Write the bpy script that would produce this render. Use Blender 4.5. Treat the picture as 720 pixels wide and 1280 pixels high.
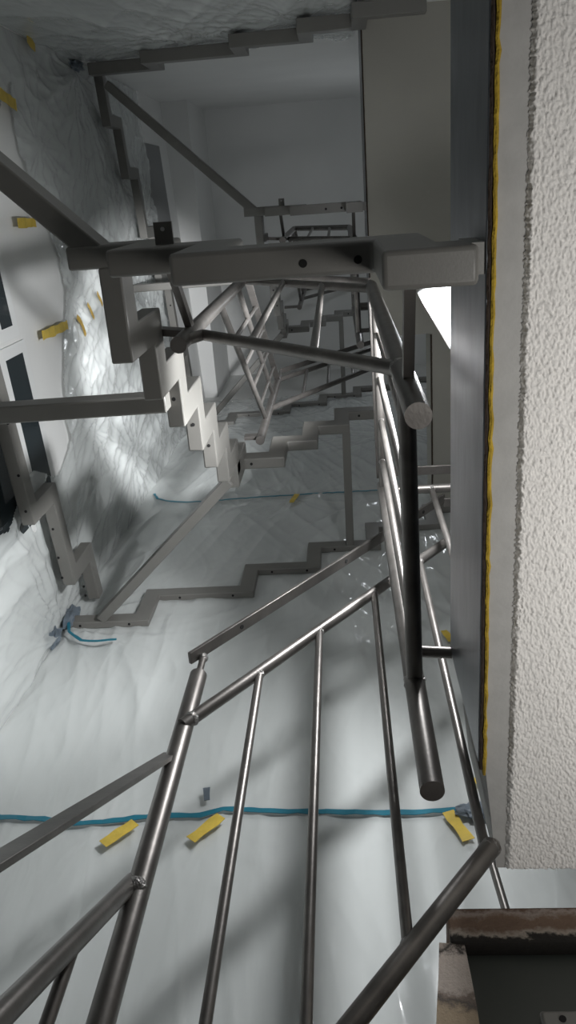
import bpy, bmesh, math, random
import numpy as np
from mathutils import Vector, Matrix

random.seed(7)
rng = np.random.default_rng(11)
for o in list(bpy.data.objects):
    bpy.data.objects.remove(o, do_unlink=True)
scene = bpy.context.scene
COL = scene.collection

# ------------------------------------------------------------------ units
# survey units: camera at (0,0,0), X right along the stair well, Y towards the
# far (front) wall, Z up.  One unit is 0.75 m.  The lower floor lies 2.4 below.
S = 0.75
ZF = -2.4
def W(x, y, z):
    return Vector((x * S, y * S, (z - ZF) * S))

# ------------------------------------------------------------------ camera
RC = [[0.9959892703651333, 0.07194428826213124, 0.053192036095500383],
      [-0.04747623320983039, 0.9288654421259366, -0.3673622159455083],
      [-0.07583785728602471, 0.3633634679087096, 0.9285556577780465]]
cam_data = bpy.data.cameras.new('camera')
cam = bpy.data.objects.new('camera', cam_data)
COL.objects.link(cam)
right, down, fwd = Vector(RC[0]), Vector(RC[1]), Vector(RC[2])
m3 = Matrix((right, -down, -fwd)).transposed()
cam.matrix_world = Matrix.Translation(W(0, 0, 0)) @ m3.to_4x4()
cam_data.sensor_fit = 'VERTICAL'
cam_data.sensor_height = 36.0
cam_data.lens = 1025.64 / 1280 * 36.0
cam_data.clip_start = 0.02
cam_data.clip_end = 60
scene.camera = cam

# ------------------------------------------------------------------ world, lights, exposure
scene.view_settings.view_transform = 'Standard'
scene.view_settings.look = 'None'
scene.view_settings.gamma = 1.0
scene.view_settings.use_curve_mapping = False
scene.view_settings.exposure = 0.0

world = bpy.data.worlds.new('world')
scene.world = world
world.use_nodes = True
bg = world.node_tree.nodes['Background']
bg.inputs[0].default_value = (0.80, 0.88, 1.0, 1)
bg.inputs[1].default_value = 0.035

def area_light(name, p, target, size, watts, color):
    l = bpy.data.lights.new(name, 'AREA')
    l.shape = 'DISK'
    l.size = size
    l.energy = watts
    l.color = color
    o = bpy.data.objects.new(name, l)
    COL.objects.link(o)
    o.location = W(*p)
    d = W(*target) - W(*p)
    o.rotation_euler = d.to_track_quat('-Z', 'Y').to_euler()
    return o
def point_light(name, p, radius, watts, color):
    l = bpy.data.lights.new(name, 'POINT')
    l.shadow_soft_size = radius
    l.energy = watts
    l.color = color
    o = bpy.data.objects.new(name, l)
    COL.objects.link(o)
    o.location = W(*p)
    return o
# work light over the middle floor just behind the slab edge: bare flood plus its main beam
point_light('middle_floor_work_light', (0.275, 0.42, 2.28), 0.035, 11, (0.97, 0.98, 1.0))
def spot_light(name, p, target, angle, blend, radius, watts, color):
    l = bpy.data.lights.new(name, 'SPOT')
    l.spot_size = math.radians(angle)
    l.spot_blend = blend
    l.shadow_soft_size = radius
    l.energy = watts
    l.color = color
    o = bpy.data.objects.new(name, l)
    COL.objects.link(o)
    o.location = W(*p)
    o.rotation_euler = (W(*target) - W(*p)).to_track_quat('-Z', 'Y').to_euler()
    return o
spot_light('middle_floor_beam', (0.27, 0.40, 2.66), (-1.40, 1.10, 5.7), 38, 0.5, 0.05, 360, (0.97, 0.98, 1.0))
spot_light('middle_floor_side_beam', (0.272, 0.42, 2.28), (-1.0, 0.80, 2.9), 84, 0.6, 0.035, 80, (0.97, 0.98, 1.0))
spot_light('middle_floor_down_beam', (0.272, 0.42, 2.28), (-0.75, 1.83, 1.75), 100, 0.8, 0.035, 38, (0.97, 0.98, 1.0))
# weaker light high up in the stair well
point_light('upper_floor_work_light', (0.45, 0.5, 7.0), 0.05, 4.2, (0.89, 0.94, 1.0))
# lit room on the camera's own floor, to the right and behind
l = area_light('lower_room_light', (0.92, 0.45, -0.25), (0.74, 0.45, 1.16), 0.35, 2.85, (1.0, 0.98, 0.95))
l.data.spread = math.radians(88)

# ------------------------------------------------------------------ materials
def mat(name, color, rough=0.5, metal=0.0, bump=0.0, bscale=60.0, var=0.0, vscale=8.0, spec=0.5, alpha=1.0, stretch=None):
    m = bpy.data.materials.new(name)
    m.use_nodes = True
    nt = m.node_tree
    b = nt.nodes['Principled BSDF']
    b.inputs['Base Color'].default_value = (*color, 1)
    b.inputs['Roughness'].default_value = rough
    b.inputs['Metallic'].default_value = metal
    b.inputs['Specular IOR Level'].default_value = spec
    b.inputs['Alpha'].default_value = alpha
    tc = nt.nodes.new('ShaderNodeTexCoord')
    src = tc.outputs['Object']
    if stretch:
        mp = nt.nodes.new('ShaderNodeMapping')
        mp.inputs['Scale'].default_value = stretch
        nt.links.new(src, mp.inputs[0])
        src = mp.outputs[0]
    if var > 0:
        n = nt.nodes.new('ShaderNodeTexNoise')
        n.inputs['Scale'].default_value = vscale
        n.inputs['Detail'].default_value = 5
        nt.links.new(src, n.inputs['Vector'])
        r = nt.nodes.new('ShaderNodeValToRGB')
        r.color_ramp.elements[0].position = 0.3
        r.color_ramp.elements[1].position = 0.7
        lo = [max(0, c * (1 - var)) for c in color]
        hi = [min(1, c * (1 + var)) for c in color]
        r.color_ramp.elements[0].color = (*lo, 1)
        r.color_ramp.elements[1].color = (*hi, 1)
        nt.links.new(n.outputs['Fac'], r.inputs[0])
        nt.links.new(r.outputs[0], b.inputs['Base Color'])
    if bump > 0:
        n2 = nt.nodes.new('ShaderNodeTexNoise')
        n2.inputs['Scale'].default_value = bscale
        n2.inputs['Detail'].default_value = 4
        nt.links.new(src, n2.inputs['Vector'])
        bp = nt.nodes.new('ShaderNodeBump')
        bp.inputs['Strength'].default_value = bump
        bp.inputs['Distance'].default_value = 0.01
        nt.links.new(n2.outputs['Fac'], bp.inputs['Height'])
        nt.links.new(bp.outputs[0], b.inputs['Normal'])
    return m

M = {}
M['paint'] = mat('grey_steel_primer', (0.17, 0.166, 0.153), 0.42, 0.0, 0.03, 300, 0.06, 9)
M['tube'] = mat('bare_steel_tube', (0.165, 0.155, 0.145), 0.4, 0.75, 0.03, 200, 0.18, 25)
M['weld'] = mat('weld_bead', (0.33, 0.32, 0.31), 0.3, 0.9, 0.5, 350)
M['galv'] = mat('galvanised_channel', (0.17, 0.18, 0.195), 0.32, 0.8, 0.04, 60, 0.22, 6, stretch=(2, 2, 6))
M['hole'] = mat('bolt_hole_dark', (0.008, 0.008, 0.008), 0.9)
M['bolt'] = mat('pale_hole', (0.6, 0.6, 0.6), 0.9)
M['plaster'] = mat('rough_plaster', (0.84, 0.82, 0.79), 0.92, 0, 0.35, 260)
M['band'] = mat('smooth_plaster', (0.43, 0.425, 0.41), 0.9, 0, 0.1, 120, 0.07, 30)
M['foam'] = mat('yellow_foam', (0.46, 0.31, 0.03), 0.85, 0, 0.6, 120, 0.35, 30)
M['gap'] = mat('dark_joint', (0.05, 0.035, 0.025), 0.95, 0, 0.5, 150)
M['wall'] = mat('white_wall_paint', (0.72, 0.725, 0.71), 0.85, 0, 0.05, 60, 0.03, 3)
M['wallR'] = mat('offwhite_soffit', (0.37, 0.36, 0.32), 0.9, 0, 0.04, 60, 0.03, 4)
M['floor'] = mat('grey_screed', (0.42, 0.41, 0.39), 0.9, 0, 0.1, 40, 0.1, 5)
M['blue'] = mat('blue_tape', (0.012, 0.16, 0.23), 0.5, 0, 0.1, 80)
M['yellow'] = mat('yellow_tape', (0.62, 0.45, 0.07), 0.5, 0, 0.25, 60, 0.2, 20)
M['yellow_old'] = mat('faded_yellow_tape', (0.36, 0.24, 0.05), 0.6, 0, 0.2, 60, 0.3, 30)
M['duct'] = mat('grey_duct_tape', (0.13, 0.16, 0.19), 0.4, 0, 0.25, 60, 0.2, 15)
M['glass'] = mat('dark_window_glass', (0.02, 0.028, 0.032), 0.08, 0, 0, 1, 0, 1, 0.6)
M['frame'] = mat('white_window_frame', (0.72, 0.73, 0.72), 0.4)
M['timber'] = mat('stained_timber', (0.24, 0.165, 0.12), 0.85, 0, 0.5, 40, 0.55, 12, stretch=(1, 4, 4))
M['brick'] = mat('crumbling_brick', (0.55, 0.45, 0.35), 0.95, 0, 0.9, 60, 0.45, 22)
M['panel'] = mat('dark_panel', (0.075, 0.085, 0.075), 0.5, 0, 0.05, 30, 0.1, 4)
M['lamp_body'] = mat('lamp_housing', (0.05, 0.05, 0.05), 0.5)
M['door'] = mat('grey_panel', (0.22, 0.225, 0.225), 0.6)
M['debris'] = mat('dark_debris', (0.06, 0.05, 0.04), 0.9)

def stained(name, stops, scale, zgain, zoff, rough=0.9):
    # irregular horizontal stains: height plus noise drives the colour
    m = bpy.data.materials.new(name)
    m.use_nodes = True
    nt = m.node_tree
    b = nt.nodes['Principled BSDF']
    b.inputs['Roughness'].default_value = rough
    tc = nt.nodes.new('ShaderNodeTexCoord')
    sep = nt.nodes.new('ShaderNodeSeparateXYZ')
    nt.links.new(tc.outputs['Object'], sep.inputs[0])
    n = nt.nodes.new('ShaderNodeTexNoise')
    n.inputs['Scale'].default_value = scale
    n.inputs['Detail'].default_value = 7
    n.inputs['Roughness'].default_value = 0.7
    nt.links.new(tc.outputs['Object'], n.inputs['Vector'])
    ma = nt.nodes.new('ShaderNodeMath')
    ma.operation = 'MULTIPLY_ADD'
    ma.inputs[1].default_value = zgain
    ma.inputs[2].default_value = zoff - 0.25
    nt.links.new(sep.outputs['Z'], ma.inputs[0])
    mb = nt.nodes.new('ShaderNodeMath')
    mb.operation = 'MULTIPLY_ADD'
    mb.inputs[1].default_value = 0.5
    nt.links.new(n.outputs['Fac'], mb.inputs[0])
    nt.links.new(ma.outputs[0], mb.inputs[2])
    r = nt.nodes.new('ShaderNodeValToRGB')
    while len(r.color_ramp.elements) < len(stops):
        r.color_ramp.elements.new(0.5)
    for e, (p, c) in zip(r.color_ramp.elements, stops):
        e.position = p
        e.color = (*c, 1)
    nt.links.new(mb.outputs[0], r.inputs[0])
    nt.links.new(r.outputs[0], b.inputs['Base Color'])
    bp = nt.nodes.new('ShaderNodeBump')
    bp.inputs['Strength'].default_value = 0.6
    bp.inputs['Distance'].default_value = 0.01
    nt.links.new(n.outputs['Fac'], bp.inputs['Height'])
    nt.links.new(bp.outputs[0], b.inputs['Normal'])
    return m
# object Z runs 0..0.054 m on the timber and up to 2.58 m on the jamb
M['timber'] = stained('stained_timber', [(0.0, (0.01, 0.01, 0.009)), (0.30, (0.018, 0.015, 0.012)), (0.36, (0.36, 0.31, 0.26)), (0.46, (0.17, 0.11, 0.075)), (0.62, (0.20, 0.13, 0.09)), (0.72, (0.36, 0.30, 0.26)), (0.80, (0.16, 0.10, 0.07)), (1.0, (0.20, 0.14, 0.10))], 38, 11.0, 0.22)
M['brick'] = stained('crumbling_brick', [(0.0, (0.45, 0.36, 0.26)), (0.36, (0.52, 0.41, 0.29)), (0.44, (0.16, 0.14, 0.125)), (0.50, (0.30, 0.24, 0.20)), (0.56, (0.62, 0.54, 0.48)), (0.78, (0.58, 0.50, 0.44)), (0.84, (0.04, 0.035, 0.03)), (0.9, (0.42, 0.36, 0.31))], 26, 5.5, -13.3)

def emission(name, color, k):
    m = bpy.data.materials.new(name)
    m.use_nodes = True
    b = m.node_tree.nodes['Principled BSDF']
    b.inputs['Base Color'].default_value = (*color, 1)
    b.inputs['Emission Color'].default_value = (*color, 1)
    b.inputs['Emission Strength'].default_value = k
    return m
M['glow'] = emission('lamp_diffuser', (0.92, 0.97, 1.0), 6.0)

def plastic_mat():
    m = bpy.data.materials.new('clear_plastic_sheeting')
    m.use_nodes = True
    nt = m.node_tree
    b = nt.nodes['Principled BSDF']
    b.inputs['Base Color'].default_value = (0.70, 0.735, 0.725, 1)
    b.inputs['Roughness'].default_value = 0.13
    b.inputs['IOR'].default_value = 1.5
    b.inputs['Specular IOR Level'].default_value = 0.75
    b.inputs['Alpha'].default_value = 0.62
    tc = nt.nodes.new('ShaderNodeTexCoord')
    n = nt.nodes.new('ShaderNodeTexNoise')
    n.inputs['Scale'].default_value = 3.0
    n.inputs['Detail'].default_value = 3.5
    n.inputs['Roughness'].default_value = 0.55
    n.inputs['Distortion'].default_value = 1.6
    mp = nt.nodes.new('ShaderNodeMapping')
    mp.inputs['Rotation'].default_value = (0.35, 0.25, 0.2)
    mp.inputs['Scale'].default_value = (1.6, 1.6, 0.45)
    nt.links.new(tc.outputs['Object'], mp.inputs[0])
    nt.links.new(mp.outputs[0], n.inputs['Vector'])
    # fine tension streaks running down the film
    mp2 = nt.nodes.new('ShaderNodeMapping')
    mp2.inputs['Rotation'].default_value = (0.12, 0.16, 0.0)
    mp2.inputs['Scale'].default_value = (9, 9, 0.55)
    n2 = nt.nodes.new('ShaderNodeTexNoise')
    n2.inputs['Scale'].default_value = 3.0
    n2.inputs['Detail'].default_value = 2
    nt.links.new(tc.outputs['Object'], mp2.inputs[0])
    nt.links.new(mp2.outputs[0], n2.inputs['Vector'])
    ad = nt.nodes.new('ShaderNodeMath')
    ad.operation = 'MULTIPLY_ADD'
    ad.inputs[1].default_value = 0.35
    nt.links.new(n2.outputs['Fac'], ad.inputs[0])
    nt.links.new(n.outputs['Fac'], ad.inputs[2])
    bp = nt.nodes.new('ShaderNodeBump')
    bp.inputs['Strength'].default_value = 0.35
    bp.inputs['Distance'].default_value = 0.02
    nt.links.new(ad.outputs[0], bp.inputs['Height'])
    nt.links.new(bp.outputs[0], b.inputs['Normal'])
    return m
M['plastic'] = plastic_mat()

# ------------------------------------------------------------------ object helpers
def link_mesh(name, bm, material, parent=None, smooth=False, bevel=0.0):
    me = bpy.data.meshes.new(name)
    bmesh.ops.recalc_face_normals(bm, faces=bm.faces)
    if parent is not None:
        bmesh.ops.translate(bm, verts=bm.verts, vec=-parent_origin(parent))
        base = None
    else:
        lo = Vector((min(v.co.x for v in bm.verts), min(v.co.y for v in bm.verts), min(v.co.z for v in bm.verts)))
        hi = Vector((max(v.co.x for v in bm.verts), max(v.co.y for v in bm.verts), max(v.co.z for v in bm.verts)))
        base = Vector(((lo.x + hi.x) / 2, (lo.y + hi.y) / 2, lo.z))
        bmesh.ops.translate(bm, verts=bm.verts, vec=-base)
    bm.to_mesh(me)
    bm.free()
    me.materials.append(material)
    if smooth:
        me.polygons.foreach_set('use_smooth', [True] * len(me.polygons))
        me.set_sharp_from_angle(angle=math.radians(40))
    o = bpy.data.objects.new(name, me)
    COL.objects.link(o)
    if parent is not None:
        o.parent = parent
    else:
        o.location = base
    if bevel > 0:
        md = o.modifiers.new('bevel', 'BEVEL')
        md.width = bevel * S
        md.segments = 3
        md.limit_method = 'ANGLE'
        md.angle_limit = math.radians(50)
        me.polygons.foreach_set('use_smooth', [True] * len(me.polygons))
        me.set_sharp_from_angle(angle=math.radians(35))
    return o
ORG = {}
def parent_origin(p):
    while p.parent is not None:
        p = p.parent
    return Vector(p.location)
def thing(name, label, cat, base, group=None):
    o = bpy.data.objects.new(name, None)
    o.empty_display_size = 0.1
    COL.objects.link(o)
    o.location = W(*base)
    o['label'] = label
    o['category'] = cat
    if group:
        o['group'] = group
    return o
def tag(o, label, cat, group=None):
    o['label'] = label
    o['category'] = cat
    if group:
        o['group'] = group
    return o
def struct(o):
    o['kind'] = 'structure'
    return o

def add_box(bm, x0, x1, y0, y1, z0, z1):
    vs = [bm.verts.new(W(x, y, z)) for x in (x0, x1) for y in (y0, y1) for z in (z0, z1)]
    for f in ((0, 1, 3, 2), (4, 6, 7, 5), (0, 4, 5, 1), (2, 3, 7, 6), (0, 2, 6, 4), (1, 5, 7, 3)):
        bm.faces.new([vs[i] for i in f])
def box(name, m, parent, x0, x1, y0, y1, z0, z1, bevel=0.0):
    bm = bmesh.new()
    add_box(bm, x0, x1, y0, y1, z0, z1)
    return link_mesh(name, bm, m, parent, bevel=bevel)
def add_bar(bm, p, q, w, h, up=Vector((0, 0, 1))):
    # rectangular bar from p to q: w sideways, h along up
    p, q = W(*p), W(*q)
    d = (q - p).normalized()
    side = d.cross(up).normalized()
    u = side.cross(d).normalized()
    w *= S; h *= S
    vs = []
    for c in (p, q):
        for a, b in ((-1, -1), (1, -1), (1, 1), (-1, 1)):
            vs.append(bm.verts.new(c + side * (a * w / 2) + u * (b * h / 2)))
    for f in ((3, 2, 1, 0), (4, 5, 6, 7), (0, 1, 5, 4), (1, 2, 6, 5), (2, 3, 7, 6), (3, 0, 4, 7)):
        bm.faces.new([vs[i] for i in f])
def bar(name, m, parent, p, q, w, h, bevel=0.0, up=Vector((0, 0, 1))):
    bm = bmesh.new()
    add_bar(bm, p, q, w, h, up)
    return link_mesh(name, bm, m, parent, bevel=bevel)
def add_tube(bm, pts, r, n=20):
    P = [W(*p) for p in pts]
    rings = []
    for i, c in enumerate(P):
        if i == 0: t = P[1] - P[0]
        elif i == len(P) - 1: t = P[-1] - P[-2]
        else: t = (P[i + 1] - P[i]).normalized() + (P[i] - P[i - 1]).normalized()
        t.normalize()
        a = Vector((0, 0, 1)) if abs(t.z) < 0.9 else Vector((1, 0, 0))
        s = t.cross(a).normalized()
        u = s.cross(t)
        k = 1.0
        if 0 < i < len(P) - 1:
            k = 1 / max(0.5, abs(t.dot((P[i + 1] - P[i]).normalized())))
        rings.append([bm.verts.new(c + (s * math.cos(j * 2 * math.pi / n) + u * math.sin(j * 2 * math.pi / n)) * r * S) for j in range(n)])
    for a, b in zip(rings, rings[1:]):
        for j in range(n):
            bm.faces.new((a[j], a[(j + 1) % n], b[(j + 1) % n], b[j]))
    bm.faces.new(rings[0][::-1])
    bm.faces.new(rings[-1])
def tube(name, m, parent, pts, r, n=20):
    bm = bmesh.new()
    add_tube(bm, pts, r, n)
    return link_mesh(name, bm, m, parent, smooth=True)
def weld(parent, p, r, r2=None):
    # a lumpy ring of weld metal where two tubes meet
    bm = bmesh.new()
    bmesh.ops.create_icosphere(bm, subdivisions=3, radius=r * S)
    for v in bm.verts:
        v.co *= 1 + 0.10 * random.uniform(-1, 1)
    bmesh.ops.translate(bm, verts=bm.verts, vec=W(*p))
    return link_mesh('weld', bm, M['weld'], parent, smooth=True)
def disc(name, m, parent, p, normal, r, depth=0.003):
    bm = bmesh.new()
    a = Vector(p) - Vector(normal) * depth
    b = Vector(p) + Vector(normal) * 0.0015
    add_tube(bm, [tuple(a), tuple(b)], r, 14)
    return link_mesh(name, bm, m, parent, smooth=True)

def sawtooth(name, parent, axis, off, width, treads, t, tr, sgn=1, start_drop=None, end_rise=None, m=None, bevel=0.005, shear=0.0):
    """folded hollow-section stringer. treads: (s0, s1, z_bottom) in climbing order.
    axis 'x' runs along X at Y=off..off+width, axis 'y' along Y at X=off..off+width"""
    lo, hi = [], []
    n = len(treads)
    for i, (a, b, z) in enumerate(treads):
        d = 1 if b > a else -1
        if i == 0:
            lo.append((a, z)); hi.append((a, z + t))
        lo.append((b, z))
        if i < n - 1:
            zn = treads[i + 1][2]
            lo.append((b, zn))
            hi.append((b - d * tr, z + t)); hi.append((b - d * tr, zn + t))
        else:
            if end_rise:
                lo.append((b, z + end_rise)); hi.append((b - d * tr, z + t)); hi.append((b - d * tr, z + end_rise))
            else:
                hi.append((b, z + t))
    poly = lo + hi[::-1]
    bm = bmesh.new()
    def P(s, z, o):
        return W(s, o, z) if axis == 'x' else W(o + shear * (s - 1.83), s, z)
    f0 = [bm.verts.new(P(s, z, off)) for s, z in poly]
    f1 = [bm.verts.new(P(s, z, off + width)) for s, z in poly]
    bm.faces.new(f0)
    bm.faces.new(f1[::-1])
    k = len(poly)
    for i in range(k):
        j = (i + 1) % k
        bm.faces.new((f0[i], f1[i], f1[j], f0[j]))
    return link_mesh(name, bm, m or M['paint'], parent, bevel=bevel)
def holes(parent, axis, off, width, treads, r=0.0065, offs=(0.22, 0.78)):
    for a, b, z in treads:
        for k in offs:
            s = a + (b - a) * k
            p = (s, off + width / 2, z) if axis == 'x' else (off + width / 2, s, z)
            disc('bolt_hole', M['hole'], parent, p, (0, 0, -1), r)

# ------------------------------------------------------------------ the setting
H = 3.46                       # storey height
YF, YB = 1.84, -0.80           # far and near walls of the stair well
ZC = 8.9                       # top ceiling
X0, X1 = 0.197, 0.160          # slab edges, middle and upper floor
def lwx(y):                    # left wall leans slightly inwards towards the far end
    return -1.375 - 0.043 * (1.83 - y)

struct(box('floor', M['floor'], None, -1.8, 3.2, -1.6, YF + 0.2, ZF - 0.3, ZF))
struct(box('ceiling', M['wall'], None, -1.8, 3.2, -1.2, YF + 0.2, ZC, ZC + 0.25))
struct(box('wall_front', M['wall'], None, -1.7, 3.2, YF, YF + 0.25, ZF, ZC))
struct(box('wall_back', M['wall'], None, -1.7, 3.2, YB - 0.25, YB, ZF + 3.0, ZC))
struct(box('wall_right', M['wall'], None, 2.95, 3.2, YB, YF, ZF, ZC))

# left wall: slanted prism; the part above the sheeting is furred out
def slanted(name, m, dx, z0, z1, y0=YB, y1=YF, thick=0.3):
    bm = bmesh.new()
    vs = []
    for z in (z0, z1):
        for x, y in ((lwx(y0) + dx, y0), (lwx(y1) + dx, y1), (lwx(y1) + dx - thick, y1), (lwx(y0) + dx - thick, y0)):
            vs.append(bm.verts.new(W(x, y, z)))
    for f in ((3, 2, 1, 0), (4, 5, 6, 7), (0, 1, 5, 4), (1, 2, 6, 5), (2, 3, 7, 6), (3, 0, 4, 7)):
        bm.faces.new([vs[i] for i in f])
    return link_mesh(name, bm, m, None)
struct(slanted('wall_left', M['wall'], 0.0, ZF, 7.9))
struct(box('wall_left', M['wall'], None, -1.75, -1.25, YB, YF, 7.9, ZC))

# middle floor slab: smooth band and rough plaster on its underside
def slab(name, m, outline, z0, z1):
    bm = bmesh.new()
    a = [bm.verts.new(W(x, y, z0)) for x, y in outline]
    b = [bm.verts.new(W(x, y, z1)) for x, y in outline]
    bm.faces.new(a[::-1]); bm.faces.new(b)
    for i in range(len(a)):
        j = (i + 1) % len(a)
        bm.faces.new((a[i], a[j], b[j], b[i]))
    return link_mesh(name, bm, m, None)
ZS = 1.163
struct(slab('ceiling', M['band'], [(0.208, YB), (0.208, 0.93), (0.233, 1.165), (2.95, 1.165), (2.95, YB)], ZS, 1.50))
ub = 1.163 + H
struct(slab('ceiling', M['wallR'], [(X1 + 0.008, YB), (X1 + 0.008, 0.79), (0.497, 0.79), (0.497, YF), (2.95, YF), (2.95, YB)], ub, ub + 0.34))

def vnoise(nx, ny, cell):
    gx, gy = int(nx / cell) + 3, int(ny / cell) + 3
    g = rng.random((gx, gy))
    x = np.arange(nx) / cell
    y = np.arange(ny) / cell
    xi, yi = x.astype(int), y.astype(int)
    fx, fy = (x - xi), (y - yi)
    fx = fx * fx * (3 - 2 * fx); fy = fy * fy * (3 - 2 * fy)
    a = g[np.ix_(xi, yi)]; b = g[np.ix_(xi + 1, yi)]; c = g[np.ix_(xi, yi + 1)]; d = g[np.ix_(xi + 1, yi + 1)]
    FX, FY = fx[:, None], fy[None, :]
    return (a * (1 - FX) + b * FX) * (1 - FY) + (c * (1 - FX) + d * FX) * FY

def grid_mesh(name, m, P, keep=None, smooth=True, parent=None, thick=0.0):
    """P: array (nx, ny, 3) in survey units"""
    nx, ny = P.shape[:2]
    V = P.reshape(-1, 3).copy()
    V[:, 2] -= ZF
    V *= S
    base = Vector(((V[:, 0].min() + V[:, 0].max()) / 2, (V[:, 1].min() + V[:, 1].max()) / 2, V[:, 2].min()))
    V -= np.array(base)
    idx = np.arange(nx * ny).reshape(nx, ny)
    q = np.stack([idx[:-1, :-1], idx[1:, :-1], idx[1:, 1:], idx[:-1, 1:]], -1).reshape(-1, 4)
    if keep is not None:
        q = q[keep[:-1, :-1].reshape(-1)]
        used = np.unique(q)
        remap = -np.ones(nx * ny, int)
        remap[used] = np.arange(len(used))
        V = V[used]; q = remap[q]
    me = bpy.data.meshes.new(name)
    me.from_pydata(V.tolist(), [], q.tolist())
    me.materials.append(m)
    if smooth:
        me.polygons.foreach_set('use_smooth', [True] * len(me.polygons))
    o = bpy.data.objects.new(name, me)
    COL.objects.link(o)
    o.location = base
    return o
# rough thrown plaster: displaced sheet just under the slab
nx, ny = 270, 800
gx = np.linspace(0.246, 0.60, nx); gy = np.linspace(-0.42, 1.163, ny)
n1 = vnoise(nx, ny, 1.55); n2 = vnoise(nx, ny, 2.6); n3 = vnoise(nx, ny, 50)
hgt = 0.0048 * np.clip(n1 * 1.1 + 0.45 * n2 - 0.42, 0, 1) + 0.002 * n3
edge = np.clip((gx - 0.246) / 0.006, 0, 1)[:, None] * np.clip((1.1645 - gy) / 0.004, 0, 1)[None, :]
jag = (rng.random(ny) * 0.004)
P = np.zeros((nx, ny, 3))
P[..., 0] = gx[:, None] + jag[None, :] * (1 - np.clip((gx - 0.246) / 0.02, 0, 1))[:, None]
P[..., 1] = gy[None, :]
P[..., 2] = ZS - 0.001 - (0.006 + hgt) * edge
o = grid_mesh('ceiling', M['plaster'], P)
struct(o)
struct(box('ceiling', M['plaster'], None, 0.60, 2.95, YB, 1.163, ZS - 0.008, ZS - 0.001))

# foam and dark joint between channel and slab
def wavy_strip(name, m, x, w, y0, y1, z, h, amp, seed, n=120):
    r2 = random.Random(seed)
    bm = bmesh.new()
    prev = None
    for i in range(n + 1):
        y = y0 + (y1 - y0) * i / n
        dx = amp * (r2.random() - 0.5); dw = amp * r2.random(); dz = amp * r2.random() * 0.8
        ring = [bm.verts.new(W(x + dx, y, z + h)), bm.verts.new(W(x + dx, y, z - dz)),
                bm.verts.new(W(x + dx + (w + dw) * 0.5, y, z - dz - 0.002)),
                bm.verts.new(W(x + dx + w + dw, y, z - dz)), bm.verts.new(W(x + dx + w + dw, y, z + h))]
        if prev:
            for k in range(5):
                bm.faces.new((prev[k], prev[(k + 1) % 5], ring[(k + 1) % 5], ring[k]))
        else:
            bm.faces.new(ring)
        prev = ring
    bm.faces.new(prev[::-1])
    return link_mesh(name, bm, m, None, smooth=True)
struct(wavy_strip('trim_1', M['foam'], 0.2045, 0.0045, YB, 0.955, ZS - 0.0035, 0.03, 0.0022, 5))
struct(wavy_strip('trim_2', M['gap'], 0.1992, 0.0055, YB, 0.945, ZS - 0.0005, 0.03, 0.0012, 6))
struct(wavy_strip('trim_3', M['gap'], X1 + 0.001, 0.006, YB, 0.79, ub - 0.001, 0.03, 0.001, 8, 60))

struct(wavy_strip('trim_6', M['gap'], 0.489, 0.007, 0.80, YF - 0.01, ub - 0.001, 0.03, 0.001, 9, 60))

# steel edge channels of both floors
def channel(x, y0, y1, z0, z1, label):
    t = thing('edge_channel', label, 'steel beam', (x, y0, z0))
    box('web', M['galv'], t, x, x + 0.0065, y0, y1, z0, z1, bevel=0.002)
    box('flange', M['galv'], t, x + 0.0065, x + 0.06, y0, y1, z1 - 0.008, z1)
    return t
channel(X0, YB, 0.93, ZS, 1.525, 'galvanised steel edge channel with yellow foam joint beside the rough plaster')
channel(X1, YB, 0.79, ub, ub + 0.36, 'narrow grey steel edge channel of the higher floor slab, seen from far below')

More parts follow.
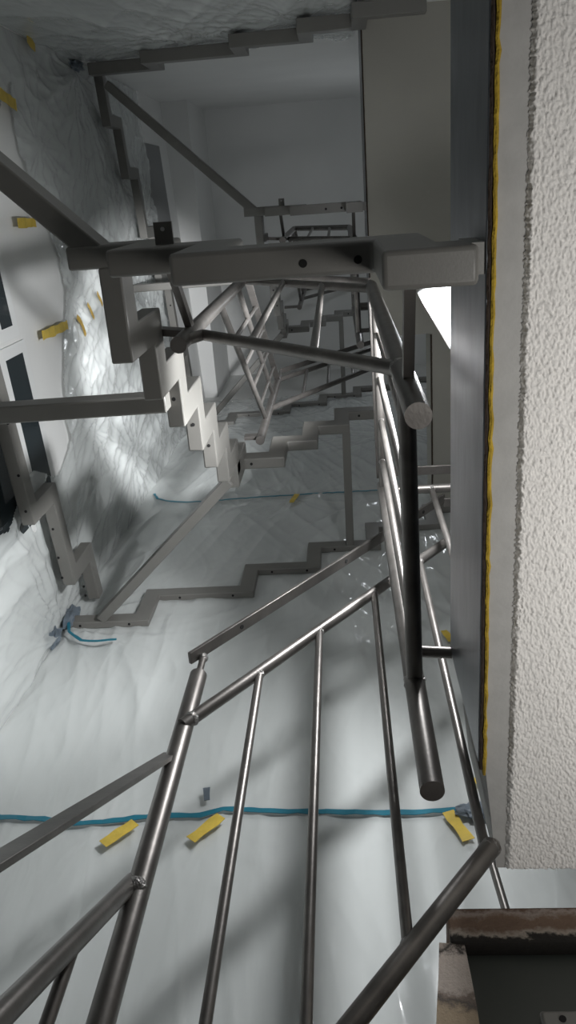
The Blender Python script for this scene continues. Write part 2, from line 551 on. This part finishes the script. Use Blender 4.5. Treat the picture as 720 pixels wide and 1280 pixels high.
# ------------------------------------------------------------------ stair frames
T = lambda k: 1.077 + 0.2471 * k
def stair_frame(dz, kin, label, group):
    """three flights round the well: outer stringers on the walls, inner ones round the opening"""
    root = thing('steel_staircase', label, 'stair frame', (-0.45, 0.1, 1.077 + dz), group)
    Z = lambda k: T(k) + dz
    K = lambda v: v * kin
    # inner stringers
    wi, ti, tri = 0.05, 0.10, 0.082
    yb = 0.078
    xe = (X0 if dz == 0 else X1) - 0.022
    tb = [(xe, 0.054, Z(0)), (0.054, K(-0.265), Z(1)), (K(-0.265), K(-0.431), Z(2)), (K(-0.431), K(-0.585), Z(3))]
    a = sawtooth('inner_stringer', root, 'x', yb, wi, tb, ti, tri, bevel=0.007)
    for x in (-0.055, 0.03):
        disc('bolt_hole', M['hole'], a, (x, yb + 0.028, Z(1)), (0, 0, -1), 0.0065)
    for x in (-0.36, -0.29):
        pass
    # end plate welding the stringer to the channel
    box('end_plate', M['paint'], root, xe, xe + 0.0215, yb + 0.004, yb + wi - 0.004, Z(0) + 0.09, Z(0) + 0.19)
    ys = [0.13, 0.335, 0.48, 0.622, 0.772, 0.913, 1.055, 1.122]
    tl = [(K(ys[i]) if i else yb + wi - 0.002, K(ys[i + 1]), Z(3 + i)) for i in range(7)]
    b = sawtooth('inner_stringer', root, 'y', K(-0.47) - wi, wi, tl, ti, 0.078)
    holes(b, 'y', K(-0.47) - wi, wi, tl[2:5], 0.006, (0.4,))
    yfi = K(1.12)
    tf = [(K(-0.50), K(-0.287), Z(10)), (K(-0.287), K(-0.142), Z(11)), (K(-0.142), K(0.017), Z(12)), (K(0.017), 0.185 if dz == 0 else K(0.19), Z(13)),
          (0.185 if dz == 0 else K(0.19), 0.34, Z(14) - 0.02)]
    if dz == 0:
        tf[-1] = (0.185, 0.34, Z(14) - 0.10)
        tf = tf[:-1]
    else:
        tf = tf[:-1]
    c = sawtooth('inner_stringer', root, 'x', yfi, wi, tf, ti, 0.08)
    disc('bolt_hole', M['hole'], c, (K(-0.44), yfi + 0.025, Z(10)), (0, 0, -1), 0.0065)
    disc('bolt_hole', M['hole'], c, (K(0.07), yfi + 0.025, Z(13)), (0, 0, -1), 0.0065)
    # corner riser joining left and far inner stringers
    box('corner_post', M['paint'], root, K(-0.47) - wi, K(-0.47), yfi - 0.055, yfi + wi, Z(9) + 0.002, Z(10) + ti, bevel=0.006)
    # outer stringers against the walls
    wo, to = 0.034, 0.075
    yo = YF - 0.012 - wo
    to_f = [(-1.37, -0.955, Z(9)), (-0.955, -0.487, Z(10)), (-0.487, -0.165, Z(11)), (-0.165, 0.155, Z(12)), (0.155, 0.50, Z(13)), (0.50, 0.85, Z(14))]
    d = sawtooth('outer_stringer', root, 'x', yo, wo, to_f, to, 0.075, bevel=0.004)
    holes(d, 'x', yo, wo, to_f[:4], 0.006)
    xo = -1.305 if dz == 0 else -1.312
    to_l = [(-0.74, -0.45, Z(4)), (-0.45, -0.15, Z(5)), (-0.15, 0.24, Z(6)), (0.24, 0.58, Z(7)), (0.58, 1.20, Z(8)), (1.20, 1.60, Z(9)), (1.60, 1.80, Z(10))]
    e = sawtooth('outer_stringer', root, 'y', xo, wo + 0.02, to_l, to, 0.075, bevel=0.004, shear=0.065 if dz == 0 else 0.045)
    holes(e, 'y', xo - 0.042, wo + 0.02, to_l[4:], 0.006, (0.3, 0.65, 0.9))
    yob = YB + 0.03
    to_b = [(0.45, 0.113, Z(-1)), (0.113, -0.15, Z(0)), (-0.15, -0.51, Z(1)), (-0.51, -1.03, Z(2)), (-1.03, -1.39, Z(3))]
    g = sawtooth('outer_stringer', root, 'x', yob, wo + 0.03, to_b, to, 0.075, bevel=0.004)
    # cross beams tying outer to inner stringers
    bar('cross_beam', M['paint'], root, (-1.18, 1.79, Z(9) + 0.035), (K(-0.51), K(1.135), Z(9) + 0.02), 0.045, 0.07, 0.005)
    bar('cross_beam', M['paint'], root, (-0.01, yo + 0.005, Z(12) + 0.04), (-0.003, yfi + wi - 0.005, Z(12) + 0.04), 0.042, 0.075, 0.005)
    bar('cross_beam', M['paint'], root, (lwx(0.54) + 0.01, 0.545, Z(5) - 0.03), (K(-0.505), 0.535, Z(5) - 0.03), 0.05, 0.08, 0.005)
    bar('cross_beam', M['paint'], root, (-1.30, -0.655, Z(3) + 0.045), (K(-0.52), 0.10, Z(3) + 0.045), 0.05, 0.085, 0.005)
    # tab for the tread, with its hole
    tab = box('tread_tab', M['paint'], root, K(-0.347), K(-0.312), 0.037, 0.09, Z(2) + 0.06, Z(2) + 0.068)
    disc('bolt_hole', M['bolt'], tab, (K(-0.33), 0.05, Z(2) + 0.06), (0, 0, -1), 0.004)
    return root
stair_frame(0.0, 1.0, 'grey folded steel staircase nearest the camera, large stepped beams', 'steel staircases')
stair_frame(H, 0.955, 'darker steel staircase one storey higher, small stepped beams below the top ceiling', 'steel staircases')

# ------------------------------------------------------------------ railings
RP, RT, RB = 0.0208, 0.0148, 0.0095
def baluster(root, p, q):
    b = tube('baluster', M['tube'], root, [p, q], RB, 14)
    weld(b, p, RB * 1.25)
    weld(b, q, RB * 1.25)
def post(root, x, y, z0, z1, pin=None, r=RP):
    o = tube('post', M['tube'], root, [(x, y, z0), (x, y, z1)], r, 28)
    if pin:
        tube('pin', M['tube'], o, [(x, y, z1 - 0.01), (x, y, pin)], 0.009, 14)
    return o
def flat_bar(root, p, q, w=0.032, h=0.010):
    return bar('handrail_bar', M['tube'], root, p, q, w, h, 0.0015)

def well_railing(dz, k, label):
    root = thing('stair_railing', label, 'railing', (0.1 * k, 0.32 * k, 1.19 + dz), 'stair railings')
    xA, yA, xB, yB_, xC, yE = 0.113 * k, 0.94 * k, 0.107 * k, 0.323 * k, -0.40 * k, 1.06 * k
    yC = 0.331 * k
    D = dz
    edge = X0 if dz == 0 else X1
    xe2 = 1.3 if dz == 0 else 1.2
    # posts A (far right), B (near right), C (near left), E (far left)
    pa = post(root, xA, yA, 1.104 + D, 2.60 + D, 2.74 + D)
    pb = post(root, xB, yB_, 1.19 + D, 2.90 + D, 3.07 + D)
    pc = post(root, xC, yC, 2.0 + D, 3.55 + D, 3.70 + D)
    pe = post(root, xC, yE, 3.63 + D, 5.0 + D, 5.18 + D)
    # stubs holding the posts off channel and stringers
    tube('stub', M['tube'], root, [(xA, yA - 0.01, 1.53 + D), (edge + 0.002, yA - 0.011, 1.515 + D)], 0.0125, 14)
    weld(root, (xA + 0.02, yA - 0.008, 1.528 + D), 0.014)
    bar('stub', M['tube'], root, (xB, yB_, 1.38 + D), (xB, 0.11, 1.30 + D), 0.018, 0.03)
    bar('stub', M['tube'], root, (xC, yC, 2.20 + D), (xC, 0.105, 1.97 + D), 0.018, 0.03)
    bar('stub', M['tube'], root, (xC, yC, 2.18 + D), (-0.478, yC - 0.01, 2.18 + D), 0.018, 0.05)
    bar('stub', M['tube'], root, (xC, yE, 3.70 + D), (-0.478, yE, 3.70 + D), 0.018, 0.05)
    # along the slab edge, A to B
    z0, z1, z2 = 1.425 + D, 2.55 + D, 2.74 + D
    tube('bottom_rail', M['tube'], root, [(xB, yB_, z0), (xA, yA, z0)], 0.0165)
    tube('top_rail', M['tube'], root, [(xB, yB_, z1), (xA, yA, z1)], RT)
    flat_bar(root, (xB, yB_, z2), (xA, yA + 0.02, z2))
    for i in range(4):
        y = yB_ + (yA - yB_) * (0.17 + 0.22 * i)
        baluster(root, (xA - 0.002, y, z0 + 0.012), (xA - 0.002, y, z1 - 0.01))
    # from A to the right along the far edge of the floor
    tube('top_rail', M['tube'], root, [(xA, yA, z1), (xe2, yA, z1)], RT)
    flat_bar(root, (xA, yA, z2), (xe2, yA, z2))
    tube('bottom_rail', M['tube'], root, [(edge + 0.08, yA, 1.66 + D), (xe2, yA, 1.66 + D)], RT)
    for x in (0.268, 0.42, 0.57, 0.72, 0.87, 1.02, 1.17):
        baluster(root, (x, yA, 1.67 + D), (x, yA, z1 - 0.01))
    # near flight, B to C
    f = lambda x: 1.534 + D - 1.31 * (x / k - 0.10)
    tube('bottom_rail', M['tube'], root, [(xB, yB_, f(xB)), (xC + 0.04 * k, yC, f(xC + 0.04 * k)), (xC, yC, 2.06 + D)], RT)
    tube('top_rail', M['tube'], root, [(xB, yB_, f(xB) + 1.31), (xC, yC, f(xC) + 1.31)], RT)
    flat_bar(root, (xB, yB_, f(xB) + 1.50), (xC, yC, f(xC) + 1.50))
    for x in (-0.063, -0.215):
        baluster(root, (x * k, yB_ + 0.002, f(x * k) + 0.015), (x * k, yB_ + 0.002, f(x * k) + 1.30))
    # left flight, C to E
    g = lambda y: 2.85 + D + 1.667 * (y / k - 0.377)
    tube('bottom_rail', M['tube'], root, [(xC, yC, g(yC)), (xC, yE, g(yE))], RB * 1.3)
    tube('top_rail', M['tube'], root, [(xC, yC, g(yC) + 0.52), (xC, yE, g(yE) + 0.52)], RB * 1.3)
    flat_bar(root, (xC, yC, g(yC) + 0.90), (xC, yE, g(yE) + 0.90))
    for y in (0.50, 0.645, 0.79, 0.93):
        baluster(root, (xC, y * k, g(y * k)), (xC, y * k, g(y * k) + 0.89))
    # far flight, E up to the right
    h = lambda x: 4.257 + D + 1.55 * (x / k + 0.368)
    xr = 0.33
    tube('bottom_rail', M['tube'], root, [(xC, yE, h(xC)), (xr, yE, h(xr))], RT)
    h2 = lambda x: 4.95 + D + 1.38 * (x / k + 0.37)
    tube('top_rail', M['tube'], root, [(xC, yE, h2(xC)), (xr, yE, h2(xr))], RT)
    flat_bar(root, (xC, yE, h2(xC) + 0.26), (xr, yE, h2(xr) + 0.26))
    for x in (-0.233, -0.094, 0.055, 0.2):
        baluster(root, (x * k, yE, h(x * k) + 0.01), (x * k, yE, h2(x * k) - 0.01))
    # little weld collars
    for p in ((xB, yB_ - 0.0, f(xB)), (xA, yA, z0)):
        weld(root, p, 0.0222)
    return root
well_railing(0.0, 1.0, 'steel tube railing round the stair opening, round post ends hanging toward the camera')
well_railing(H, 0.87, 'dark steel tube railing one storey higher, thin against the top ceiling')

# lower flight railing in the foreground
def lower_railing():
    root = thing('stair_railing', 'foreground railing with big slanted round post and four tall balusters', 'railing', (-0.37, 1.06, -0.3), 'stair railings')
    Y = 1.06
    xd = -0.385
    pd = tube('post', M['tube'], root, [(xd, Y + 0.012, -0.3), (xd, Y + 0.012, 1.685)], RP, 28)
    tube('pin', M['tube'], pd, [(xd, Y + 0.012, 1.67), (xd, Y + 0.012, 1.765)], 0.0085, 14)
    weld(pd, (xd, Y + 0.012, 1.765), 0.012)
    zt = lambda x: 1.489 + 1.345 * (x + 0.371)
    zb = lambda x: 0.786 + 1.311 * (x + 0.031)
    zl = lambda x: 1.765 + 1.372 * (x + 0.40)
    tube('top_rail', M['tube'], root, [(xd, Y, zt(xd)), (0.56, Y, zt(0.56))], 0.0148)
    tube('bottom_rail', M['tube'], root, [(xd, Y, zb(xd)), (0.214, Y, zb(0.214))], 0.0165)
    a = bar('handrail_bar', M['tube'], root, (-0.415, Y, zl(-0.415)), (0.335, Y, zl(0.335)), 0.032, 0.010, 0.0015)
    for x in (-0.30, -0.02, 0.25):
        disc('bolt_hole', M['hole'], a, (x, Y, zl(x) - 0.009), (0.8, 0, -0.6), 0.006)
    bar('handrail_bar', M['tube'], root, (0.33, Y, 2.73), (0.62, Y, 2.73), 0.032, 0.010, 0.0015)
    for x in (-0.233, -0.094, 0.055, 0.20):
        baluster(root, (x, Y, zb(x) + 0.012), (x, Y, zt(x) - 0.012))
    # the flight that goes down to the left
    X = -0.40
    yt = lambda y: 1.05 + 1.641 * (y - 1.073)
    yl = lambda y: 1.41 + 1.705 * (y - 1.087)
    tube('bottom_rail', M['tube'], root, [(X, 1.075, yt(1.075)), (X, 0.55, yt(0.55))], 0.0155)
    b = bar('handrail_bar', M['tube'], root, (X, 1.08, yl(1.08)), (X, 0.42, yl(0.42)), 0.032, 0.010, 0.0015)
    for y in (0.72, 0.97):
        disc('bolt_hole', M['hole'], b, (X, y, yl(y) - 0.0105), (0, 0.86, -0.5), 0.0065)
    baluster(root, (X, 0.925, 0.0), (X, 0.925, yt(0.925)))
    baluster(root, (X, 0.78, -0.2), (X, 0.78, yt(0.78)))
    tube('bottom_rail', M['tube'], root, [(X, 1.06, 0.12), (X, 0.55, -0.72)], 0.0155)
    for p in ((xd + 0.018, Y, zt(xd + 0.018)), (xd + 0.0, Y - 0.0, yt(1.06)), (0.21, Y, zb(0.21))):
        weld(root, p, 0.0165)
    return root
lower_railing()

def lower_stringer():
    root = thing('stair_stringer', 'light grey stringer end with one bolt hole in front of the dark panel', 'stringer', (0.25, 1.12, 0.82))
    a = sawtooth('stringer', root, 'x', 1.12, 0.05, [(0.236, 0.62, 0.752)], 0.10, 0.08)
    disc('bolt_hole', M['hole'], a, (0.266, 1.12, 0.838), (0, -1, 0), 0.005)
    return root
lower_stringer()

tag(tube('steel_rod', M['tube'], None, [(0.275, 1.45, 1.60), (0.297, 1.45, 1.15)], 0.0095, 12), 'thin dark steel rod in the gap between rough plaster and brown timber', 'rod')

# ------------------------------------------------------------------ rough opening under the slab
def rough_opening():
    y0 = 1.2
    struct(box('trim_4', M['timber'], None, 0.135, 1.6, y0, y0 + 0.16, 1.035, 1.107, bevel=0.004))
    # crumbling jamb
    bm = bmesh.new()
    zs = np.linspace(ZF, 1.036, 60)
    prev = None
    for z in zs:
        l = 0.112 - 0.14 * (1.03 - z) * (1 if z > 0.6 else 0.6 ) if z > 0.6 else 0.05
        l += random.uniform(-0.003, 0.003)
        r = 0.158 + random.uniform(-0.002, 0.002)
        ring = [bm.verts.new(W(*p)) for p in ((l, y0 + random.uniform(0, 0.006), z), (r, y0 + random.uniform(0, 0.006), z), (r, y0 + 0.16, z), (l, y0 + 0.16, z))]
        if prev:
            for k in range(4):
                bm.faces.new((prev[k], prev[(k + 1) % 4], ring[(k + 1) % 4], ring[k]))
        else:
            bm.faces.new(ring)
        prev = ring
    bm.faces.new(prev[::-1])
    struct(link_mesh('trim_5', bm, M['brick'], None))
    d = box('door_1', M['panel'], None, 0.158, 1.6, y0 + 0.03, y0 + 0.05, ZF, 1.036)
    struct(d)
rough_opening()

# ------------------------------------------------------------------ windows in the left wall
def window(i, ya, yb, z0, z1, zmid):
    x = lambda y, d: lwx(y) + d
    def slant_box(name, m, y0, y1, za, zb, d0, d1, parent):
        bm = bmesh.new()
        vs = []
        for z in (za, zb):
            for xx, y in ((x(y0, d1), y0), (x(y1, d1), y1), (x(y1, d0), y1), (x(y0, d0), y0)):
                vs.append(bm.verts.new(W(xx, y, z)))
        for f in ((3, 2, 1, 0), (4, 5, 6, 7), (0, 1, 5, 4), (1, 2, 6, 5), (2, 3, 7, 6), (3, 0, 4, 7)):
            bm.faces.new([vs[k] for k in f])
        return link_mesh(name, bm, m, parent)
    fr = slant_box('window_%d' % i, M['frame'], ya - 0.05, yb + 0.05, z0 - 0.06, z1 + 0.06, -0.05, 0.012, None)
    struct(fr)
    g1 = slant_box('pane', M['glass'], ya, yb, zmid + 0.046, z1, 0.0, 0.0145, fr)
    g2 = slant_box('pane', M['glass'], ya, yb, z0, zmid - 0.046, 0.0, 0.0145, fr)
    # pane coordinates are relative to the window's own origin
    return fr
window(1, 0.58, 1.27, 2.62, 3.575, 3.335)
window(2, -0.30, 0.455, 2.62, 3.535, 3.37)
struct(slanted('window_3', M['door'], 0.012, 6.80, 7.50, -0.43, 0.28, 0.03))

# ------------------------------------------------------------------ plastic sheeting
def fold(A, B, pinches, seed, amp=0.012):
    r2 = np.random.default_rng(seed)
    h = np.zeros_like(A)
    for k in range(11):
        ang = r2.normal(math.pi / 2, 0.3)
        fr = r2.uniform(5, 20)
        ph = r2.uniform(0, 6.28)
        wob = 0.9 * np.sin(A * r2.uniform(1, 4) + B * r2.uniform(1, 4) + r2.uniform(0, 6))
        s = np.sin((A * math.sin(ang) + B * math.cos(ang)) * fr + wob * 2 + ph)
        h += amp * 0.30 * (1 - np.abs(s)) ** 2.2 * np.clip(0.5 + np.sin(A * r2.uniform(.5, 3) + B * r2.uniform(.5, 3) + ph), 0, 1.5) * 0.6
    for (pa, pb, Rr, am) in pinches:
        dx, dy = A - pa, B - pb
        r = np.sqrt(dx * dx + dy * dy) + 1e-6
        th = np.arctan2(dy, dx)
        s = np.zeros_like(A)
        for n in (5, 9, 14, 22, 31):
            ph = r2.uniform(0, 6.28)
            s += (1 - np.abs(np.sin(n * th / 2 + ph + 0.8 * np.sin(r * 5 + ph)))) ** 4 * (9 / (n + 4))
        h += am * s * (1 - np.exp(-r / (Rr * 0.18))) * np.exp(-r / Rr)
    return h
# far wall sheet
nx, nz = 420, 620
gx = np.linspace(-1.36, 1.6, nx); gz = np.linspace(-1.2, 7.66, nz)
A, B = np.meshgrid(gx, gz, indexing='ij')
pin_f = [(-1.33, 3.27, 0.45, 0.016), (-1.33, 6.75, 0.6, 0.02), (-0.35, 4.9, 0.28, 0.008), (0.3, 2.05, 0.3, 0.007), (-0.47, 2.03, 0.25, 0.006), (-0.83, 2.02, 0.25, 0.006),
         (0.3, 3.05, 0.2, 0.005), (0.36, 6.3, 0.5, 0.012), (-0.7, 7.6, 0.6, 0.012), (0.0, 7.6, 0.6, 0.012)]
hf = fold(A, B, pin_f, 3, 0.022)
# long soft vertical folds hanging below the tape line
below = np.clip((2.0 - B) / 0.4, 0, 1)
hf += below * 0.009 * (np.sin(A * 23 + 0.8 * np.sin(B * 2)) * 0.5 + 0.5) ** 3
P = np.stack([A, YF - 0.006 - np.clip(hf, 0, 0.06), B], -1)
sheet = grid_mesh('plastic_sheet', M['plastic'], P)
tag(sheet, 'clear plastic dust sheet over the far wall, crossed by the blue tape', 'plastic sheet')
# left wall sheet, with the window area left bare
ny, nz = 380, 520
gy = np.linspace(YB + 0.01, YF - 0.012, ny); gz = np.linspace(-1.0, 6.88, nz)
A, B = np.meshgrid(gy, gz, indexing='ij')
pin_l = [(1.80, 3.3, 0.6, 0.03), (1.82, 6.72, 1.0, 0.05), (1.15, 4.3, 0.3, 0.016), (0.45, 4.4, 0.3, 0.014), (-0.72, 5.28, 0.8, 0.03), (-0.3, 4.35, 0.3, 0.012), (0.9, 6.1, 0.7, 0.03), (1.5, 5.0, 0.5, 0.02), (0.1, 6.4, 0.6, 0.03)]
hl = fold(A, B, pin_l, 9, 0.03)
bare = (B > 2.6) & (B < 4.18 + 0.12 * np.sin(A * 5) - 0.25 * np.clip(A - 0.4, 0, 1)) & (A < 1.12 + 0.06 * np.sin(B * 9)) & (A > -0.5 + 0.1 * np.sin(B * 7))
P = np.stack([np.vectorize(lwx)(A) + 0.006 + np.clip(hl, 0, np.where(A < 0.45, 0.026, 0.085)), A, B], -1)
sheet = grid_mesh('plastic_sheet', M['plastic'], P, keep=~bare)
tag(sheet, 'wrinkled shiny plastic sheet over the left wall, around the windows', 'plastic sheet')
# back wall sheet, high up
nx, nz = 260, 200
gx = np.linspace(-1.47, 0.14, nx); gz = np.linspace(2.2, 5.6, nz)
A, B = np.meshgrid(gx, gz, indexing='ij')
hb = fold(A, B, [(-1.44, 5.28, 0.5, 0.02), (-0.75, 4.95, 0.4, 0.015), (-0.1, 4.7, 0.5, 0.015)], 21, 0.02)
P = np.stack([A, YB + 0.006 + np.clip(hb, 0, 0.028), B], -1)
keep = B < 5.35 + 0.06 * np.sin(A * 9) + 0.03 * np.sin(A * 23)
sheet = grid_mesh('plastic_sheet', M['plastic'], P, keep=keep)
tag(sheet, 'dim plastic sheet at the top edge, behind the highest stepped beam', 'plastic sheet')

# ------------------------------------------------------------------ tapes
def strip_on_front(name, m, pts, w, seed=0, dy=0.022, th=0.002):
    r2 = random.Random(seed)
    bm = bmesh.new()
    prev = None
    P2 = []
    for (a, b), (c, d) in zip(pts, pts[1:]):
        n = max(2, int(math.hypot(c - a, d - b) / 0.03))
        for i in range(n):
            P2.append((a + (c - a) * i / n, b + (d - b) * i / n))
    P2.append(pts[-1])
    for i, (x, z) in enumerate(P2):
        a = P2[max(0, i - 1)]; c = P2[min(len(P2) - 1, i + 1)]
        tx, tz = c[0] - a[0], c[1] - a[1]
        L = math.hypot(tx, tz) or 1
        nxv, nzv = -tz / L, tx / L
        ww = w * (1 + 0.18 * r2.uniform(-1, 1))
        yy = YF - dy - 0.004 * r2.random()
        ring = [bm.verts.new(W(x + nxv * ww / 2, yy, z + nzv * ww / 2)), bm.verts.new(W(x - nxv * ww / 2, yy, z - nzv * ww / 2)),
                bm.verts.new(W(x - nxv * ww / 2, yy + th, z - nzv * ww / 2)), bm.verts.new(W(x + nxv * ww / 2, yy + th, z + nzv * ww / 2))]
        if prev:
            for k in range(4):
                bm.faces.new((prev[k], prev[(k + 1) % 4], ring[(k + 1) % 4], ring[k]))
        else:
            bm.faces.new(ring)
        prev = ring
    bm.faces.new(prev[::-1])
    return link_mesh(name, bm, m)
def strip_on_left(name, m, pts, w, seed=0, dx=0.03, th=0.002):
    r2 = random.Random(seed)
    bm = bmesh.new()
    prev = None
    P2 = []
    for (a, b), (c, d) in zip(pts, pts[1:]):
        n = max(2, int(math.hypot(c - a, d - b) / 0.03))
        for i in range(n):
            P2.append((a + (c - a) * i / n, b + (d - b) * i / n))
    P2.append(pts[-1])
    for i, (y, z) in enumerate(P2):
        a = P2[max(0, i - 1)]; c = P2[min(len(P2) - 1, i + 1)]
        ty, tz = c[0] - a[0], c[1] - a[1]
        L = math.hypot(ty, tz) or 1
        nyv, nzv = -tz / L, ty / L
        ww = w * (1 + 0.15 * r2.uniform(-1, 1))
        xx = lwx(y) + dx + 0.004 * r2.random()
        ring = [bm.verts.new(W(xx, y + nyv * ww / 2, z + nzv * ww / 2)), bm.verts.new(W(xx, y - nyv * ww / 2, z - nzv * ww / 2)),
                bm.verts.new(W(xx - th, y - nyv * ww / 2, z - nzv * ww / 2)), bm.verts.new(W(xx - th, y + nyv * ww / 2, z + nzv * ww / 2))]
        if prev:
            for k in range(4):
                bm.faces.new((prev[k], prev[(k + 1) % 4], ring[(k + 1) % 4], ring[k]))
        else:
            bm.faces.new(ring)
        prev = ring
    bm.faces.new(prev[::-1])
    return link_mesh(name, bm, m)
tag(strip_on_front('masking_tape', M['blue'], [(-1.36, 2.10), (-1.18, 2.057), (-1.03, 2.045), (-0.93, 2.02), (-0.80, 2.03), (-0.66, 2.05), (-0.52, 2.045), (-0.45, 2.075), (-0.30, 2.06), (0.0, 2.045), (0.15, 2.04), (0.30, 2.052), (0.42, 2.045)], 0.020, 1),
    'long blue tape line running across the lower far wall', 'tape', 'blue tapes')
tag(strip_on_front('masking_tape', M['blue'], [(-1.30, 5.09), (-1.26, 5.0), (-1.16, 4.93), (-1.05, 4.91), (-0.95, 4.90), (-0.6, 4.93), (-0.2, 4.95), (0.2, 4.95), (0.42, 4.95)], 0.015, 2),
    'thin blue tape line on the far wall above the stepped beam', 'tape', 'blue tapes')
tag(strip_on_front('masking_tape', M['blue'], [(-1.33, 3.30), (-1.30, 3.21), (-1.22, 3.13), (-1.14, 3.115), (-1.06, 3.13)], 0.014, 3, 0.05),
    'loose short blue tape end hanging below the corner of the stepped beam', 'tape', 'blue tapes')
yl = [((-0.72, 2.01), (-0.80, 1.92), 'yellow tape strip under the blue line, left of the big slanted post'),
      ((-0.45, 2.03), (-0.53, 1.93), 'yellow tape strip under the blue line, between the post and the first baluster'),
      ((0.255, 2.03), (0.30, 1.91), 'yellow tape strip under the blue line, beside the hanging post end'),
      ((0.36, 2.18), (0.40, 2.12), 'small yellow tape scrap beside the end of the steel channel'),
      ((0.375, 3.13), (0.40, 3.04), 'small yellow tape scrap behind the balusters beside the steel channel'),
      ((-0.335, 4.93), (-0.365, 4.78), 'small yellow tape scrap on the thin upper blue tape line')]
for i, (a, b, l) in enumerate(yl):
    tag(strip_on_front('masking_tape', M['yellow'], [a, b], 0.038 if i < 3 else 0.03, 10 + i, 0.032), l, 'tape', 'yellow tapes')
yw = [([(0.545, 3.805), (0.55, 3.97), (0.553, 4.18)], 0.045, 'bright yellow tape on the white left wall beside the plastic edge'),
      ([(0.54, 4.365), (0.585, 4.42), (0.65, 4.44)], 0.035, 'crooked faint yellow tape just inside the plastic edge'),
      ([(0.50, 4.59), (0.59, 4.655)], 0.025, 'short dull yellow tape between the crooked one and the nearest stepped beam'),
      ([(0.465, 4.81), (0.545, 4.875)], 0.022, 'tiny dull yellow tape right beside the end of the nearest stepped beam'),
      ([(0.047, 3.805), (0.052, 4.033)], 0.04, 'yellow tape strip above the windows near the slanted cross beam'),
      ([(-0.49, 3.92), (-0.47, 4.02), (-0.455, 4.11)], 0.05, 'yellow tape strip at the left edge, high on the wall'),
      ([(-0.78, 4.46), (-0.75, 4.56)], 0.045, 'yellow tape scrap at the very top left corner'),
      ([(0.64, 3.20), (0.69, 3.225)], 0.03, 'yellow tape scrap beside the left window frame')]
for i, (a, w, l) in enumerate(yw):
    tag(strip_on_left('masking_tape', M['yellow_old'] if 1 <= i <= 3 else M['yellow'], a, w, 30 + i, 0.035), l, 'tape', 'yellow tapes')

# duct tape wrapped at the wall corners where the stringers pass through the sheet
def crumple(name, c, sx, sy, sz, label, seed):
    r2 = random.Random(seed)
    bm = bmesh.new()
    bmesh.ops.create_icosphere(bm, subdivisions=3, radius=1.0)
    for v in bm.verts:
        k = 1 + 0.35 * math.sin(v.co.x * 5 + seed) * math.cos(v.co.y * 4 + v.co.z * 6) + 0.12 * r2.uniform(-1, 1)
        v.co = Vector((v.co.x * sx * k, v.co.y * sy * k, v.co.z * sz * k)) * S
    bmesh.ops.translate(bm, verts=bm.verts, vec=W(*c))
    return tag(link_mesh(name, bm, M['duct'], None), label, 'tape', 'duct tapes')
crumple('duct_tape', (-1.345, 1.80, 3.36), 0.03, 0.04, 0.09, 'crumpled grey duct tape at the lower corner of the stepped beam', 1)
crumple('duct_tape', (-1.36, 1.80, 3.17), 0.025, 0.04, 0.07, 'folded grey duct tape flap just below the beam corner', 2)
crumple('duct_tape', (0.345, 1.80, 2.025), 0.06, 0.018, 0.028, 'grey duct tape patch at the right end of the long blue tape', 3)
crumple('duct_tape', (-1.45, -0.76, 5.27), 0.03, 0.03, 0.11, 'dark duct tape at the end of the highest stepped beam', 4)

# torn scrap hanging on the sheet
tag(strip_on_front('scrap', M['duct'], [(-0.515, 2.16), (-0.505, 2.10)], 0.022, 77, 0.035), 'small dark torn scrap on the sheet above the blue tape', 'scrap')

# ------------------------------------------------------------------ work light on the middle floor
def work_light():
    root = thing('work_light', 'glowing work light standing behind the steel channel, above the nearest stepped beam', 'lamp', (0.36, 0.42, 1.50))
    bm = bmesh.new()
    add_bar(bm, (0.300, 0.315, 2.74), (0.400, 0.495, 2.74), 0.095, 0.014)
    link_mesh('diffuser', bm, M['glow'], root, bevel=0.004)
    bm = bmesh.new()
    add_bar(bm, (0.296, 0.308, 2.764), (0.404, 0.502, 2.764), 0.112, 0.034)
    link_mesh('housing', bm, M['frame'], root, bevel=0.008)
    tube('pole', M['lamp_body'], root, [(0.40, 0.40, 1.60), (0.40, 0.40, 2.76)], 0.010, 12)
    for a in (0, 2.1, 4.2):
        tube('leg', M['lamp_body'], root, [(0.40, 0.40, 1.72), (0.40 + 0.11 * math.cos(a), 0.40 + 0.11 * math.sin(a), 1.50)], 0.007, 10)
work_light()
